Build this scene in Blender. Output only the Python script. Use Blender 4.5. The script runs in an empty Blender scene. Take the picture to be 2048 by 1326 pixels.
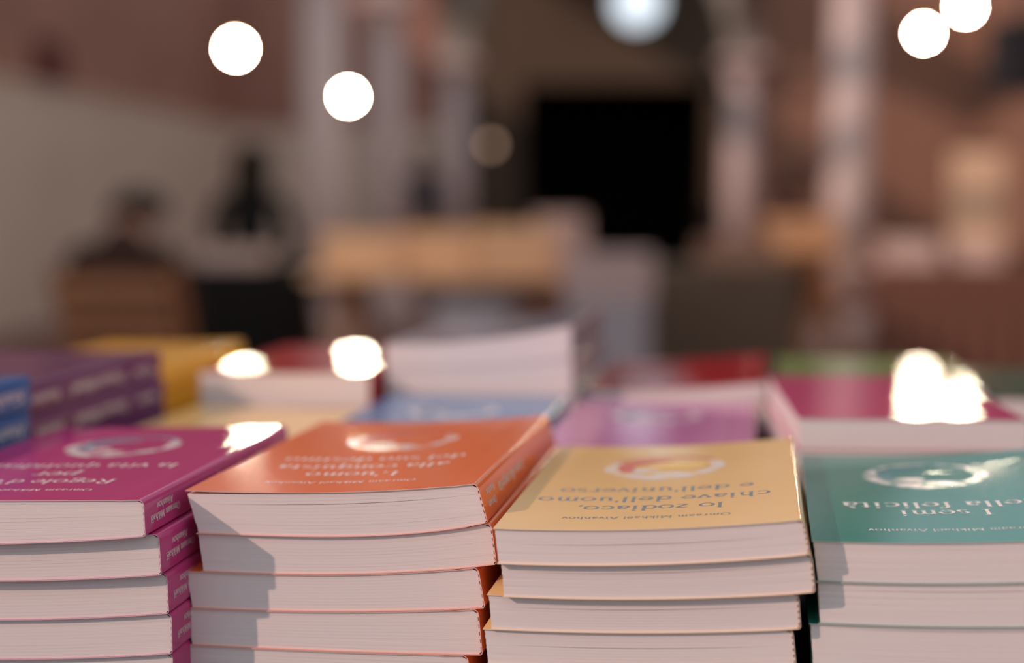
import bpy, bmesh, math, random
from mathutils import Vector, Matrix
random.seed(7)
C = bpy.context.scene.collection
sc = bpy.context.scene
# ------------------------------------------------------------------ camera, light, exposure
F = 2900.0
CAMZ = 1.10
PITCH = math.atan((663 - 400) / F)
cam_d = bpy.data.cameras.new('camera'); cam = bpy.data.objects.new('camera', cam_d); C.objects.link(cam)
cam.location = (0, 0, CAMZ); cam.rotation_euler = (math.pi / 2 - PITCH, 0, 0)
cam_d.sensor_width = 36; cam_d.lens = F * 36 / 2048
cam_d.clip_start = .02; cam_d.clip_end = 200
cam_d.dof.use_dof = True; cam_d.dof.focus_distance = .552; cam_d.dof.aperture_fstop = 2.95
sc.camera = cam
w = bpy.data.worlds.new('world'); sc.world = w; w.use_nodes = True
bg = w.node_tree.nodes['Background']; bg.inputs[0].default_value = (.93, .95, 1.0, 1); bg.inputs[1].default_value = .66
sun_d = bpy.data.lights.new('sun', 'SUN'); sun = bpy.data.objects.new('sun', sun_d); C.objects.link(sun)
sun_d.energy = 1.95; sun_d.color = (1, .66, .53); sun_d.angle = math.radians(.9)
sun.rotation_euler = Vector((.739, .399, -.445)).to_track_quat('-Z', 'Y').to_euler()
sc.view_settings.view_transform = 'Standard'; sc.view_settings.look = 'None'
sc.view_settings.exposure = 0; sc.view_settings.gamma = 1; sc.view_settings.use_curve_mapping = False
sc.cycles.use_denoising = True
sc.cycles.sample_clamp_indirect = 4; sc.cycles.caustics_reflective = False; sc.cycles.caustics_refractive = False

# ------------------------------------------------------------------ helpers
CP, SP = math.cos(PITCH), math.sin(PITCH)
def ray(px, py):
    x, y = (px - 1024) / F, (663 - py) / F
    return Vector((x, CP + y * SP, y * CP - SP))
def at(px, D):                      # ground-plan point seen in column px at distance D
    return ((px - 1024) / F * D, D)
def zat(py, D):                     # height seen in row py at distance D
    r = ray(1024, py); return CAMZ + r.z / r.y * D

def mat(name, col, rough=.6, spec=.5, emit=None, es=0, noise=0, nscale=8, bump=0, bscale=200, coat=0, stretch=(1, 1, 1), metal=0):
    m = bpy.data.materials.new(name); m.use_nodes = True
    nt = m.node_tree; b = nt.nodes['Principled BSDF']
    b.inputs['Base Color'].default_value = (*col, 1); b.inputs['Roughness'].default_value = rough
    b.inputs['Specular IOR Level'].default_value = spec; b.inputs['Metallic'].default_value = metal
    b.inputs['Coat Weight'].default_value = coat; b.inputs['Coat Roughness'].default_value = .12
    if emit: b.inputs['Emission Color'].default_value = (*emit, 1); b.inputs['Emission Strength'].default_value = es
    if noise or bump:
        tc = nt.nodes.new('ShaderNodeTexCoord'); mp = nt.nodes.new('ShaderNodeMapping')
        nt.links.new(tc.outputs['Object'], mp.inputs[0]); mp.inputs['Scale'].default_value = stretch
    if noise:
        n = nt.nodes.new('ShaderNodeTexNoise'); n.inputs['Scale'].default_value = nscale; n.inputs['Detail'].default_value = 4
        nt.links.new(mp.outputs[0], n.inputs['Vector'])
        mx = nt.nodes.new('ShaderNodeMix'); mx.data_type = 'RGBA'
        mx.inputs['A'].default_value = (*[c * (1 - noise) for c in col], 1)
        mx.inputs['B'].default_value = (*[min(1, c * (1 + noise)) for c in col], 1)
        nt.links.new(n.outputs['Fac'], mx.inputs['Factor']); nt.links.new(mx.outputs['Result'], b.inputs['Base Color'])
    if bump:
        n2 = nt.nodes.new('ShaderNodeTexNoise'); n2.inputs['Scale'].default_value = bscale; n2.inputs['Detail'].default_value = 3
        nt.links.new(mp.outputs[0], n2.inputs['Vector'])
        bp = nt.nodes.new('ShaderNodeBump'); bp.inputs['Strength'].default_value = bump; bp.inputs['Distance'].default_value = .001
        nt.links.new(n2.outputs['Fac'], bp.inputs['Height']); nt.links.new(bp.outputs[0], b.inputs['Normal'])
    return m

class MB:
    def __init__(s): s.v = []; s.f = []; s.mi = []
    def add(s, vs, fs, mi=0):
        o = len(s.v); s.v += [tuple(p) for p in vs]; s.f += [tuple(i + o for i in f) for f in fs]; s.mi += [mi] * len(fs); return s
    def box(s, x0, x1, y0, y1, z0, z1, mi=0):
        vs = [(x, y, z) for z in (z0, z1) for y in (y0, y1) for x in (x0, x1)]
        return s.add(vs, [(0, 2, 3, 1), (4, 5, 7, 6), (0, 1, 5, 4), (2, 6, 7, 3), (0, 4, 6, 2), (1, 3, 7, 5)], mi)
    def bar(s, a, b, wx, wy, mi=0):       # square bar between two points
        a, b = Vector(a), Vector(b); d = (b - a).normalized()
        u = d.cross(Vector((0, 1, 0)) if abs(d.y) < .9 else Vector((1, 0, 0))).normalized(); v = d.cross(u)
        vs = [p + u * i * wx / 2 + v * j * wy / 2 for p in (a, b) for i, j in ((-1, -1), (1, -1), (1, 1), (-1, 1))]
        return s.add(vs, [(0, 3, 2, 1), (4, 5, 6, 7), (0, 1, 5, 4), (1, 2, 6, 5), (2, 3, 7, 6), (3, 0, 4, 7)], mi)
    def tube(s, a, b, r0, r1=None, n=12, mi=0):
        r1 = r0 if r1 is None else r1
        a, b = Vector(a), Vector(b); d = (b - a).normalized()
        u = d.orthogonal().normalized(); v = d.cross(u)
        vs = [p + (u * math.cos(t) + v * math.sin(t)) * r for p, r in ((a, r0), (b, r1)) for t in [2 * math.pi * k / n for k in range(n)]]
        fs = [(k, (k + 1) % n, n + (k + 1) % n, n + k) for k in range(n)] + [tuple(range(n))[::-1], tuple(range(n, 2 * n))]
        return s.add(vs, fs, mi)
    def lathe(s, prof, n=20, mi=0, c=(0, 0)):
        vs = [(c[0] + r * math.cos(2 * math.pi * k / n), c[1] + r * math.sin(2 * math.pi * k / n), z) for r, z in prof for k in range(n)]
        fs = [(j * n + k, j * n + (k + 1) % n, (j + 1) * n + (k + 1) % n, (j + 1) * n + k) for j in range(len(prof) - 1) for k in range(n)]
        m = (len(prof) - 1) * n
        return s.add(vs, fs + [tuple(range(n))[::-1], tuple(range(m, m + n))], mi)
    def build(s, name, mats, parent=None, smooth=False):
        me = bpy.data.meshes.new(name); me.from_pydata(s.v, [], s.f)
        for m in (mats if isinstance(mats, (list, tuple)) else [mats]): me.materials.append(m)
        me.polygons.foreach_set('material_index', s.mi)
        if smooth: me.polygons.foreach_set('use_smooth', [True] * len(s.f))
        me.update()
        o = bpy.data.objects.new(name, me); C.objects.link(o); o.parent = parent
        return o
def tag(o, label, cat, group=None):
    o['label'] = label; o['category'] = cat
    if group: o['group'] = group
    return o
def struct(o, label=None):
    o['kind'] = 'structure'
    if label: o['label'] = label
    return o
def thing(name, label, cat, loc, rz=0, group=None):
    o = bpy.data.objects.new(name, None); C.objects.link(o); o.empty_display_size = .05
    o.location = loc; o.rotation_euler = (0, 0, rz); return tag(o, label, cat, group)
def dup(o, parent=None):
    c = o.copy(); C.objects.link(c); c.parent = parent
    for ch in o.children: dup(ch, c)
    return c

# ------------------------------------------------------------------ the hall (its axis runs 4 degrees right of the view)
HA = math.atan((1230 - 1024) / F)
def hall(u, v, z=0):
    return Vector((u * math.cos(HA) + v * math.sin(HA), -u * math.sin(HA) + v * math.cos(HA), z))
M = {}
M['dado'] = mat('whitewashed_plaster', (.76, .65, .55), .85, .2, noise=.12, nscale=1.5)
M['brown'] = mat('brown_brick_wash', (.42, .235, .185), .9, .2, noise=.25, nscale=2)
M['tan'] = mat('tan_plaster', (.35, .205, .15), .9, .2, noise=.2, nscale=.8)
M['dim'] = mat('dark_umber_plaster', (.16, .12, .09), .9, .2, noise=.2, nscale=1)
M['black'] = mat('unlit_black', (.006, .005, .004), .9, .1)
M['column'] = mat('pale_rose_stone', (.64, .53, .52), .7, .3, noise=.03, nscale=4)
M['arcade'] = mat('grey_white_plaster', (.42, .41, .37), .85, .2, noise=.12, nscale=2)
M['wood_ceiling'] = mat('brown_boards', (.17, .10, .075), .8, .3, noise=.25, nscale=3, stretch=(6, 1, 1))

fm = mat('floor_tiles', (.2, .08, .06), .5, .4)
nt = fm.node_tree; b = nt.nodes['Principled BSDF']
tc = nt.nodes.new('ShaderNodeTexCoord'); br = nt.nodes.new('ShaderNodeTexBrick')
br.inputs['Scale'].default_value = 2.2; br.inputs['Color1'].default_value = (.20, .08, .055, 1); br.inputs['Color2'].default_value = (.15, .06, .045, 1)
br.inputs['Mortar'].default_value = (.10, .07, .06, 1); br.inputs['Mortar Size'].default_value = .012
nt.links.new(tc.outputs['Object'], br.inputs['Vector']); nt.links.new(br.outputs['Color'], b.inputs['Base Color'])

def in_hall(o): o.rotation_euler = (0, 0, -HA); return o
struct(in_hall(MB().box(-9, 9, -7, 27, -.1, 0).build('floor', fm)))
wl = struct(in_hall(MB().box(-5.4, -5.1, 2.2, 23, 0, 4.6).build('wall_left', M['brown'])), 'brown hall wall with white lower part')
MB().box(-5.1, -5.06, 2.2, 23, 0, 2.05).build('white_dado', M['dado'], wl)
MB().box(-5.1, -5.04, 2.2, 23, 2.05, 2.11).build('dado_rail', M['dado'], wl)
struct(in_hall(MB().box(4.6, 4.9, 2.2, 23, 0, 4.6).build('wall_right', M['tan'])))
# back wall with a dark doorway and a round window
def back_wall():
    m = MB(); y0, y1 = 23, 23.3
    dw, dh = 1.47, 2.92; wu, wz, wr = .32, 4.16, .40
    m.box(-5.1, -dw, y0, y1, 0, 5.2); m.box(dw, 4.6, y0, y1, 0, 5.2); m.box(-dw, dw, y0, y1, dh, wz - wr); m.box(-dw, dw, y0, y1, wz + wr, 5.2)
    m.box(-dw, wu - wr, y0, y1, wz - wr, wz + wr); m.box(wu + wr, dw, y0, y1, wz - wr, wz + wr)
    n = 24
    for q in range(4):                  # corner fillets that round the window hole
        cx, cz = [(1, 1), (-1, 1), (-1, -1), (1, -1)][q]
        pts = [(wu + wr * math.cos(t), wz + wr * math.sin(t)) for t in [math.pi / 2 * (q + k / 6) for k in range(7)]]
        cor = (wu + cx * wr, wz + cz * wr)
        for k in range(6):
            tri = [cor, pts[k], pts[k + 1]]
            vs = [(x, y, z) for y in (y0, y1) for x, z in tri]
            m.add(vs, [(0, 1, 2), (3, 5, 4), (1, 4, 5, 2)])
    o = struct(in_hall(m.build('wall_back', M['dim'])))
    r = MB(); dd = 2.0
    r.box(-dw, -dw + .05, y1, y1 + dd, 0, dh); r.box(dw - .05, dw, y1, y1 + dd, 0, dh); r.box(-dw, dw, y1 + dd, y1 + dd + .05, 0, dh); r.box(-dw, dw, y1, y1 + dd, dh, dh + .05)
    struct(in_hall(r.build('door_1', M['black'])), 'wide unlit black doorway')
    wm = mat('bright_window_glass', (.6, .65, .7), .3, .5, emit=(.80, .90, 1.0), es=1.3)
    g = MB(); n = 28
    vs = [(wu + wr * .97 * math.cos(2 * math.pi * k / n), y, wz + wr * .97 * math.sin(2 * math.pi * k / n)) for y in (23.14, 23.17) for k in range(n)]
    g.add(vs, [tuple(range(n)), tuple(range(n, 2 * n))[::-1]] + [(k, n + k, n + (k + 1) % n, (k + 1) % n) for k in range(n)])
    gw = in_hall(g.build('window_1', wm)); struct(gw, 'bright round window above the dark doorway')
    fr = MB()
    for k in range(n):
        a, c = 2 * math.pi * k / n, 2 * math.pi * (k + 1) / n
        vs = [(wu + r_ * math.cos(t), y, wz + r_ * math.sin(t)) for y in (22.95, 23.1) for r_ in (wr * .93, wr * 1.08) for t in (a, c)]
        fr.add(vs, [(0, 1, 3, 2), (4, 6, 7, 5), (0, 4, 5, 1), (2, 3, 7, 6)])
    fr.build('window_frame', M['arcade'], gw)
back_wall()
struct(in_hall(MB().box(-5.1, -2.28, 19.1, 19.4, 0, 4.6).build('wall_aisle', M['brown'])), 'brown end wall of the left aisle'); MB().box(-5.06, -2.28, 19.06, 19.1, 0, 2.05).build('white_dado', M['dado'], bpy.data.objects['wall_aisle'])
struct(in_hall(MB().box(1.84, 4.6, 19.1, 19.4, 0, 4.6).build('wall_aisle', M['tan'])), 'tan end wall of the right aisle')
for i, v in enumerate((6.28, 6.94, 7.5, 9.02)):
    struct(in_hall(MB().box(-5.1, 4.6, v - .06, v + .06, 4.6, 4.76).build('trim_%d' % (i + 1), M['wood_ceiling'])), 'dark wooden tie beam across the hall')
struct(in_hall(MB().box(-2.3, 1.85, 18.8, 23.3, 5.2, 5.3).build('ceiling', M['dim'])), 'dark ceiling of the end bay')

def column(u, v, r, label):
    o = thing('column', label, 'column', hall(u, v), -HA, 'stone columns of the hall')
    MB().box(-r * 1.5, r * 1.5, -r * 1.5, r * 1.5, 0, .14).build('plinth', M['column'], o)
    MB().lathe([(r * 1.35, .14), (r * 1.4, .18), (r * 1.35, .22), (r * 1.1, .26), (r * 1.2, .29), (r * 1.05, .32)]).build('base_moulding', M['column'], o, True)
    MB().lathe([(r, .32), (r * 1.01, 1.2), (r * .88, 2.62)], 24).build('shaft', M['column'], o, True)
    MB().lathe([(r * .88, 2.62), (r * 1.0, 2.65), (r * .9, 2.68), (r * 1.25, 2.82), (r * 1.35, 2.84)]).build('capital', M['column'], o, True)
    MB().box(-r * 1.45, r * 1.45, -r * 1.45, r * 1.45, 2.84, 2.94).build('abacus', M['column'], o)
column(-2.08, 10.3, .165, 'pale rose stone column standing nearest on the left')
column(-2.08, 13.2, .165, 'pale column just right of the nearest left column')
column(-2.08, 19.0, .19, 'grey column at the left foot of the far arch')
column(1.62, 10.3, .155, 'pale mauve stone column standing nearest on the right')
column(1.62, 19.0, .21, 'grey column at the right foot of the far arch')

def arch_wall(name, p0, p1, rise, label, thick=.36, z0=2.94, top=4.6, n=20):
    # a wall with one elliptical arch between two columns (hall coordinates)
    a, c = hall(*p0), hall(*p1); L = (c - a).length; ang = math.atan2(c.y - a.y, c.x - a.x)
    m = MB(); rx = L / 2 - .17
    xs = [L / 2 - rx * math.cos(math.pi * k / n) for k in range(n + 1)]
    zs = [z0 + rise * math.sin(math.pi * k / n) for k in range(n + 1)]
    m.box(0, .17, -thick / 2, thick / 2, z0, top); m.box(L - .17, L, -thick / 2, thick / 2, z0, top)
    for k in range(n):
        vs = [(x, y, z) for y in (-thick / 2, thick / 2) for x, z in ((xs[k], zs[k]), (xs[k + 1], zs[k + 1]), (xs[k + 1], top), (xs[k], top))]
        m.add(vs, [(0, 1, 2, 3), (4, 7, 6, 5), (0, 4, 5, 1), (3, 2, 6, 7)])
    o = m.build(name, M['arcade']); o.location = a; o.rotation_euler = (0, 0, ang); struct(o, label)
arch_wall('wall_arcade', (-2.08, 10.3), (-2.08, 13.2), 1.2, 'grey white arch wall of the left arcade')
arch_wall('wall_arcade', (-2.08, 13.2), (-2.08, 19.0), 1.3, 'grey white arch wall of the left arcade')
arch_wall('wall_arcade', (1.62, 10.3), (1.62, 19.0), 1.3, 'grey white arch wall of the right arcade')
arch_wall('wall_arch', (-2.08, 19.0), (1.62, 19.0), 1.75, 'white plaster arch before the dark end bay', .5, 2.94, 5.2)

# ------------------------------------------------------------------ the display table and riser
BR = math.atan((1529 - 1024) / F)            # the books run 9.9 degrees right of the view
EX = Vector((math.cos(BR), -math.sin(BR), 0)); EY = Vector((math.sin(BR), math.cos(BR), 0))
ZT = CAMZ - .1925
ZR = CAMZ - .147
M['cloth'] = mat('charcoal_cloth', (.016, .013, .013), .9, .2, noise=.3, nscale=60)
M['wood'] = mat('light_wood', (.52, .30, .17), .55, .3, noise=.25, nscale=6, stretch=(1, 8, 8))
M['wood2'] = mat('amber_wood', (.36, .16, .075), .55, .3, noise=.25, nscale=6, stretch=(1, 8, 8))
def loc_book(s, d, z):                       # book frame -> world
    return EX * s + EY * d + Vector((0, 0, z))
tb = thing('display_table', 'long table under a charcoal cloth carrying the stacked paperbacks', 'table', loc_book(0, .8, 0), -BR)
MB().box(-.95, .95, -.40, .42, ZT - .03, ZT - .003).build('tabletop', M['wood'], tb)
cl = MB().box(-.953, .953, -.403, .423, ZT - .0029, ZT - .0002)
n = 40
for y, sg in ((-.406, -1), (.426, 1)):
    for k in range(n):
        xa, xb = -.95 + 1.9 * k / n, -.95 + 1.9 * (k + 1) / n
        wa, wb = .012 * math.sin(k * 1.3), .012 * math.sin((k + 1) * 1.3)
        vs = [(xa, y, ZT - .001), (xb, y, ZT - .001), (xb, y + sg * (.012 + wb), ZT - .5), (xa, y + sg * (.012 + wa), ZT - .5)]
        vs += [(p[0], p[1] + sg * .002, p[2]) for p in vs]
        cl.add(vs, [(0, 1, 2, 3), (7, 6, 5, 4), (3, 2, 6, 7), (0, 4, 5, 1)])
cl.build('tablecloth', M['cloth'], tb)
for sx in (-.85, .85):
    for sy in (-.33, .35): MB().box(sx - .025, sx + .025, sy - .025, sy + .025, 0, ZT - .03).build('leg', M['wood'], tb)
rs = thing('display_riser', 'low dark riser board carrying the rear rows of paperbacks', 'riser', loc_book(0, .94, ZT), -BR)
hr = ZR - ZT
MB().box(-.42, .60, -.192, .22, hr - .012, hr - .0001).build('shelf_board', M['cloth'], rs)
for sx in (-.40, .09, .58): MB().box(sx - .008, sx + .008, -.18, .21, 0, hr - .012).build('support_board', M['cloth'], rs)

# ------------------------------------------------------------------ lettering: a small serif alphabet drawn with a broad nib
def arc(cx, cy, rx, ry, a0, a1, n=14):
    return [(cx + rx * math.cos(math.radians(a0 + (a1 - a0) * k / n)), cy + ry * math.sin(math.radians(a0 + (a1 - a0) * k / n))) for k in range(n + 1)]
def st(x, y0, y1): return [(x, y0), (x, y1)]
def sf(x, y, h=.17): return [(x - h, y), (x + h, y)]
A_ = [arc(.38, .27, .27, .25, 0, 360), st(.70, .02, .70), arc(.44, .68, .26, .28, 0, 150), sf(.78, .03, .1)]
E_ = [arc(.48, .5, .38, .47, 0, 315), [(.1, .5), (.86, .5)]]
I_ = [st(.25, 0, 1), sf(.25, .03), sf(.18, .98, .1)]
GL = {'o': (1.05, [arc(.52, .5, .42, .47, 0, 360)]), 'a': (.95, A_), 'à': (.95, A_ + [[(.25, 1.5), (.5, 1.2)]]),
 'b': (1.05, [st(.22, 0, 1.55), arc(.56, .5, .36, .46, 0, 360)]),
 'c': (.92, [arc(.5, .5, .4, .47, 45, 315)]), 'd': (1.1, [arc(.45, .5, .36, .46, 0, 360), st(.82, 0, 1.55), sf(.74, 1.53, .1), sf(.92, .03, .1)]),
 'e': (.95, E_), 'ë': (.95, E_ + ['.', (.28, 1.35), '.', (.68, 1.35)]),
 'f': (.62, [st(.3, 0, 1.25), arc(.52, 1.25, .22, .28, 180, 30), [(.06, 1), (.6, 1)], sf(.3, .03, .2)]),
 'g': (.95, [arc(.42, .66, .28, .31, 0, 360), arc(.46, -.22, .38, .24, 0, 360), arc(.3, .2, .14, .16, 130, 260), [(.62, .86), (.85, .95)]]),
 'h': (1.08, [st(.22, 0, 1.55), arc(.51, .62, .29, .36, 180, 0), st(.80, .62, 0), sf(.22, .03), sf(.80, .03), sf(.14, 1.53, .1)]),
 'i': (.5, I_ + ['.', (.25, 1.38)]), 'ï': (.5, I_ + ['.', (.08, 1.38), '.', (.44, 1.38)]),
 'k': (.98, [st(.22, 0, 1.55), [(.26, .42), (.72, .98)], [(.42, .6), (.84, 0)], sf(.22, .03), sf(.82, .03), sf(.74, .98, .13)]),
 'l': (.5, [st(.25, 0, 1.55), sf(.25, .03), sf(.18, 1.53, .1)]),
 'm': (1.6, [st(.22, 0, 1), arc(.485, .62, .265, .36, 180, 0), st(.75, .62, 0), arc(1.015, .62, .265, .36, 180, 0), st(1.28, .62, 0), sf(.22, .03), sf(.75, .03), sf(1.28, .03), sf(.14, .98, .1)]),
 'n': (1.08, [st(.22, 0, 1), arc(.51, .62, .29, .36, 180, 0), st(.80, .62, 0), sf(.22, .03), sf(.80, .03), sf(.14, .98, .1)]),
 'p': (1.08, [st(.22, -.5, 1), arc(.57, .5, .36, .46, 0, 360), sf(.22, -.48), sf(.14, .98, .1)]),
 'q': (1.08, [st(.82, -.5, 1), arc(.45, .5, .36, .46, 0, 360), sf(.82, -.48)]),
 'r': (.78, [st(.22, 0, 1), arc(.5, .68, .27, .28, 180, 45), sf(.22, .03), sf(.14, .98, .1)]),
 's': (.78, [arc(.4, .74, .25, .22, 40, 250), arc(.38, .27, .28, .25, 70, -140)]),
 't': (.64, [st(.3, 1.3, .22), arc(.5, .22, .2, .2, 180, 310), [(.06, 1), (.6, 1)]]),
 'u': (1.08, [st(.22, 1, .38), arc(.5, .36, .28, .34, 180, 360), st(.78, 1, 0), sf(.14, .98, .1), sf(.7, .98, .1), sf(.86, .03, .1)]),
 'v': (.92, [[(.12, 1), (.46, 0)], [(.46, 0), (.8, 1)], sf(.14, .98), sf(.8, .98, .14)]),
 'z': (.85, [[(.1, .97), (.75, .97)], [(.75, .97), (.1, .03)], [(.1, .03), (.78, .03)]]),
 'O': (1.55, [arc(.75, .75, .64, .73, 0, 360)]),
 'M': (1.85, [st(.28, 0, 1.5), [(.28, 1.5), (.9, .1)], [(.9, .1), (1.52, 1.5)], st(1.52, 0, 1.5), sf(.28, .03, .22), sf(1.52, .03, .22)]),
 'A': (1.45, [[(.12, 0), (.7, 1.5)], [(.7, 1.5), (1.28, 0)], [(.34, .52), (1.06, .52)], sf(.14, .03, .2), sf(1.26, .03, .2)]),
 'R': (1.4, [st(.28, 0, 1.5), arc(.5, 1.12, .5, .36, 90, -90), [(.28, 1.48), (.5, 1.48)], [(.28, .76), (.5, .76)], [(.62, .76), (1.15, 0)], sf(.28, .03, .22), sf(1.2, .03, .12)]),
 'L': (1.2, [st(.28, 0, 1.5), [(.28, .04), (1.05, .04)], st(1.05, .04, .35), sf(.28, 1.47, .22)]),
 'I': (.65, [st(.32, 0, 1.5), sf(.32, .03, .24), sf(.32, 1.47, .24)]),
 "'": (.36, [[(.2, 1.55), (.14, 1.15)]]), ',': (.4, [[(.2, .12), (.1, -.25)]]), ' ': (.5, [])}
def text_polys(txt, thick=.2, thin=.065, track=.06):
    polys = []; x = 0
    for ch in txt:
        adv, strokes = GL[ch]; i = 0
        while i < len(strokes):
            s_ = strokes[i]
            if s_ == '.':
                cx, cy = strokes[i + 1]; i += 2
                polys.append([(x + cx + .12 * math.cos(k * math.pi / 4), cy + .12 * math.sin(k * math.pi / 4)) for k in range(8)]); continue
            i += 1; lf, rt = [], []
            for k, p in enumerate(s_):
                a, c = s_[max(k - 1, 0)], s_[min(k + 1, len(s_) - 1)]
                dx, dy = c[0] - a[0], c[1] - a[1]; l = math.hypot(dx, dy) or 1
                h = (thin + (thick - thin) * abs(dy / l)) / 2
                lf.append((x + p[0] - dy / l * h, p[1] + dx / l * h)); rt.append((x + p[0] + dy / l * h, p[1] - dx / l * h))
            for k in range(len(s_) - 1): polys.append([lf[k], rt[k], rt[k + 1], lf[k + 1]])
        x += adv + track
    return polys, x - track

# ------------------------------------------------------------------ paperbacks
PAGE = mat('page_paper', (.84, .745, .745), .85, .15)
nt = PAGE.node_tree; b = nt.nodes['Principled BSDF']
tc = nt.nodes.new('ShaderNodeTexCoord'); mp = nt.nodes.new('ShaderNodeMapping'); mp.inputs['Scale'].default_value = (4, 4, 3800)
nz = nt.nodes.new('ShaderNodeTexNoise'); nz.inputs['Scale'].default_value = 1; nz.inputs['Detail'].default_value = 3
mx = nt.nodes.new('ShaderNodeMix'); mx.data_type = 'RGBA'; mx.inputs['A'].default_value = (.755, .675, .67, 1); mx.inputs['B'].default_value = (.83, .745, .735, 1)
bp = nt.nodes.new('ShaderNodeBump'); bp.inputs['Strength'].default_value = .25; bp.inputs['Distance'].default_value = .0004
nt.links.new(tc.outputs['Object'], mp.inputs[0]); nt.links.new(mp.outputs[0], nz.inputs['Vector']); nt.links.new(nz.outputs['Fac'], mx.inputs['Factor'])
nt.links.new(mx.outputs['Result'], b.inputs['Base Color']); nt.links.new(nz.outputs['Fac'], bp.inputs['Height']); nt.links.new(bp.outputs[0], b.inputs['Normal'])
COV = {}; EDGE = {}
def cover(name, col):
    COV[name] = mat(name + '_laminated_card', col, .05, .26, noise=.05, nscale=30, bump=.02, bscale=1600)
    EDGE[name] = mat(name + '_cut_card_edge', tuple(.25 * c + .75 * p for c, p in zip(col, (.8, .72, .70))), .8, .2); return COV[name]
for k, c in dict(purple=(.52, .05, .20), orange=(.84, .175, .05), yellow=(.90, .58, .26), green=(.012, .23, .19), blue=(.022, .11, .34), violet=(.135, .022, .115),
                 amber=(.95, .47, .03), red=(.42, .022, .03), paleblue=(.10, .24, .46), lilac=(.56, .19, .40), magenta=(.55, .06, .18), leaf=(.16, .27, .09), moss=(.12, .15, .10), slate=(.38, .36, .42)).items(): cover(k, c)
WHITE = mat('white_print', (.80, .72, .70), .4, .4)
GREY = mat('slate_print', (.20, .23, .26), .4, .4)
ACC = {'red': mat('red_print', (.55, .06, .05), .4, .4), 'slate': mat('blue_grey_print', (.16, .20, .28), .4, .4), 'teal': mat('teal_print', (.03, .18, .20), .4, .4),
       'wash': mat('yellow_wash_print', (.85, .55, .16), .4, .4), 'coral': mat('coral_print', (.62, .14, .10), .4, .4)}

PRINT = {}
def brush_print(cv):
    if cv in PRINT: return PRINT[cv]
    m = bpy.data.materials.new(cv + '_brushed_white_print'); m.use_nodes = True; PRINT[cv] = m
    nt = m.node_tree; b = nt.nodes['Principled BSDF']; b.inputs['Roughness'].default_value = .2
    tc = nt.nodes.new('ShaderNodeTexCoord'); n = nt.nodes.new('ShaderNodeTexNoise'); n.inputs['Scale'].default_value = 130; n.inputs['Detail'].default_value = 4
    rp = nt.nodes.new('ShaderNodeValToRGB'); rp.color_ramp.elements[0].position = .36; rp.color_ramp.elements[1].position = .56
    rp.color_ramp.elements[0].color = COV[cv].node_tree.nodes['Principled BSDF'].inputs['Base Color'].default_value
    rp.color_ramp.elements[1].color = (.80, .72, .70, 1)
    nt.links.new(tc.outputs['Object'], n.inputs['Vector']); nt.links.new(n.outputs['Fac'], rp.inputs[0]); nt.links.new(rp.outputs[0], b.inputs['Base Color'])
    return m
def iface(p, q, pw=2.0):                      # a gently curved resting line z(s) through two points, steeper towards the spine
    (s0, z0), (s1, z1) = p, q
    def f(s):
        u = (s - s0) / (s1 - s0)
        if u < 0: return z0
        return z0 + (z1 - z0) * (u ** pw if u <= 1 else 1 + (u - 1) * pw * .3)
    return f

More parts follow.
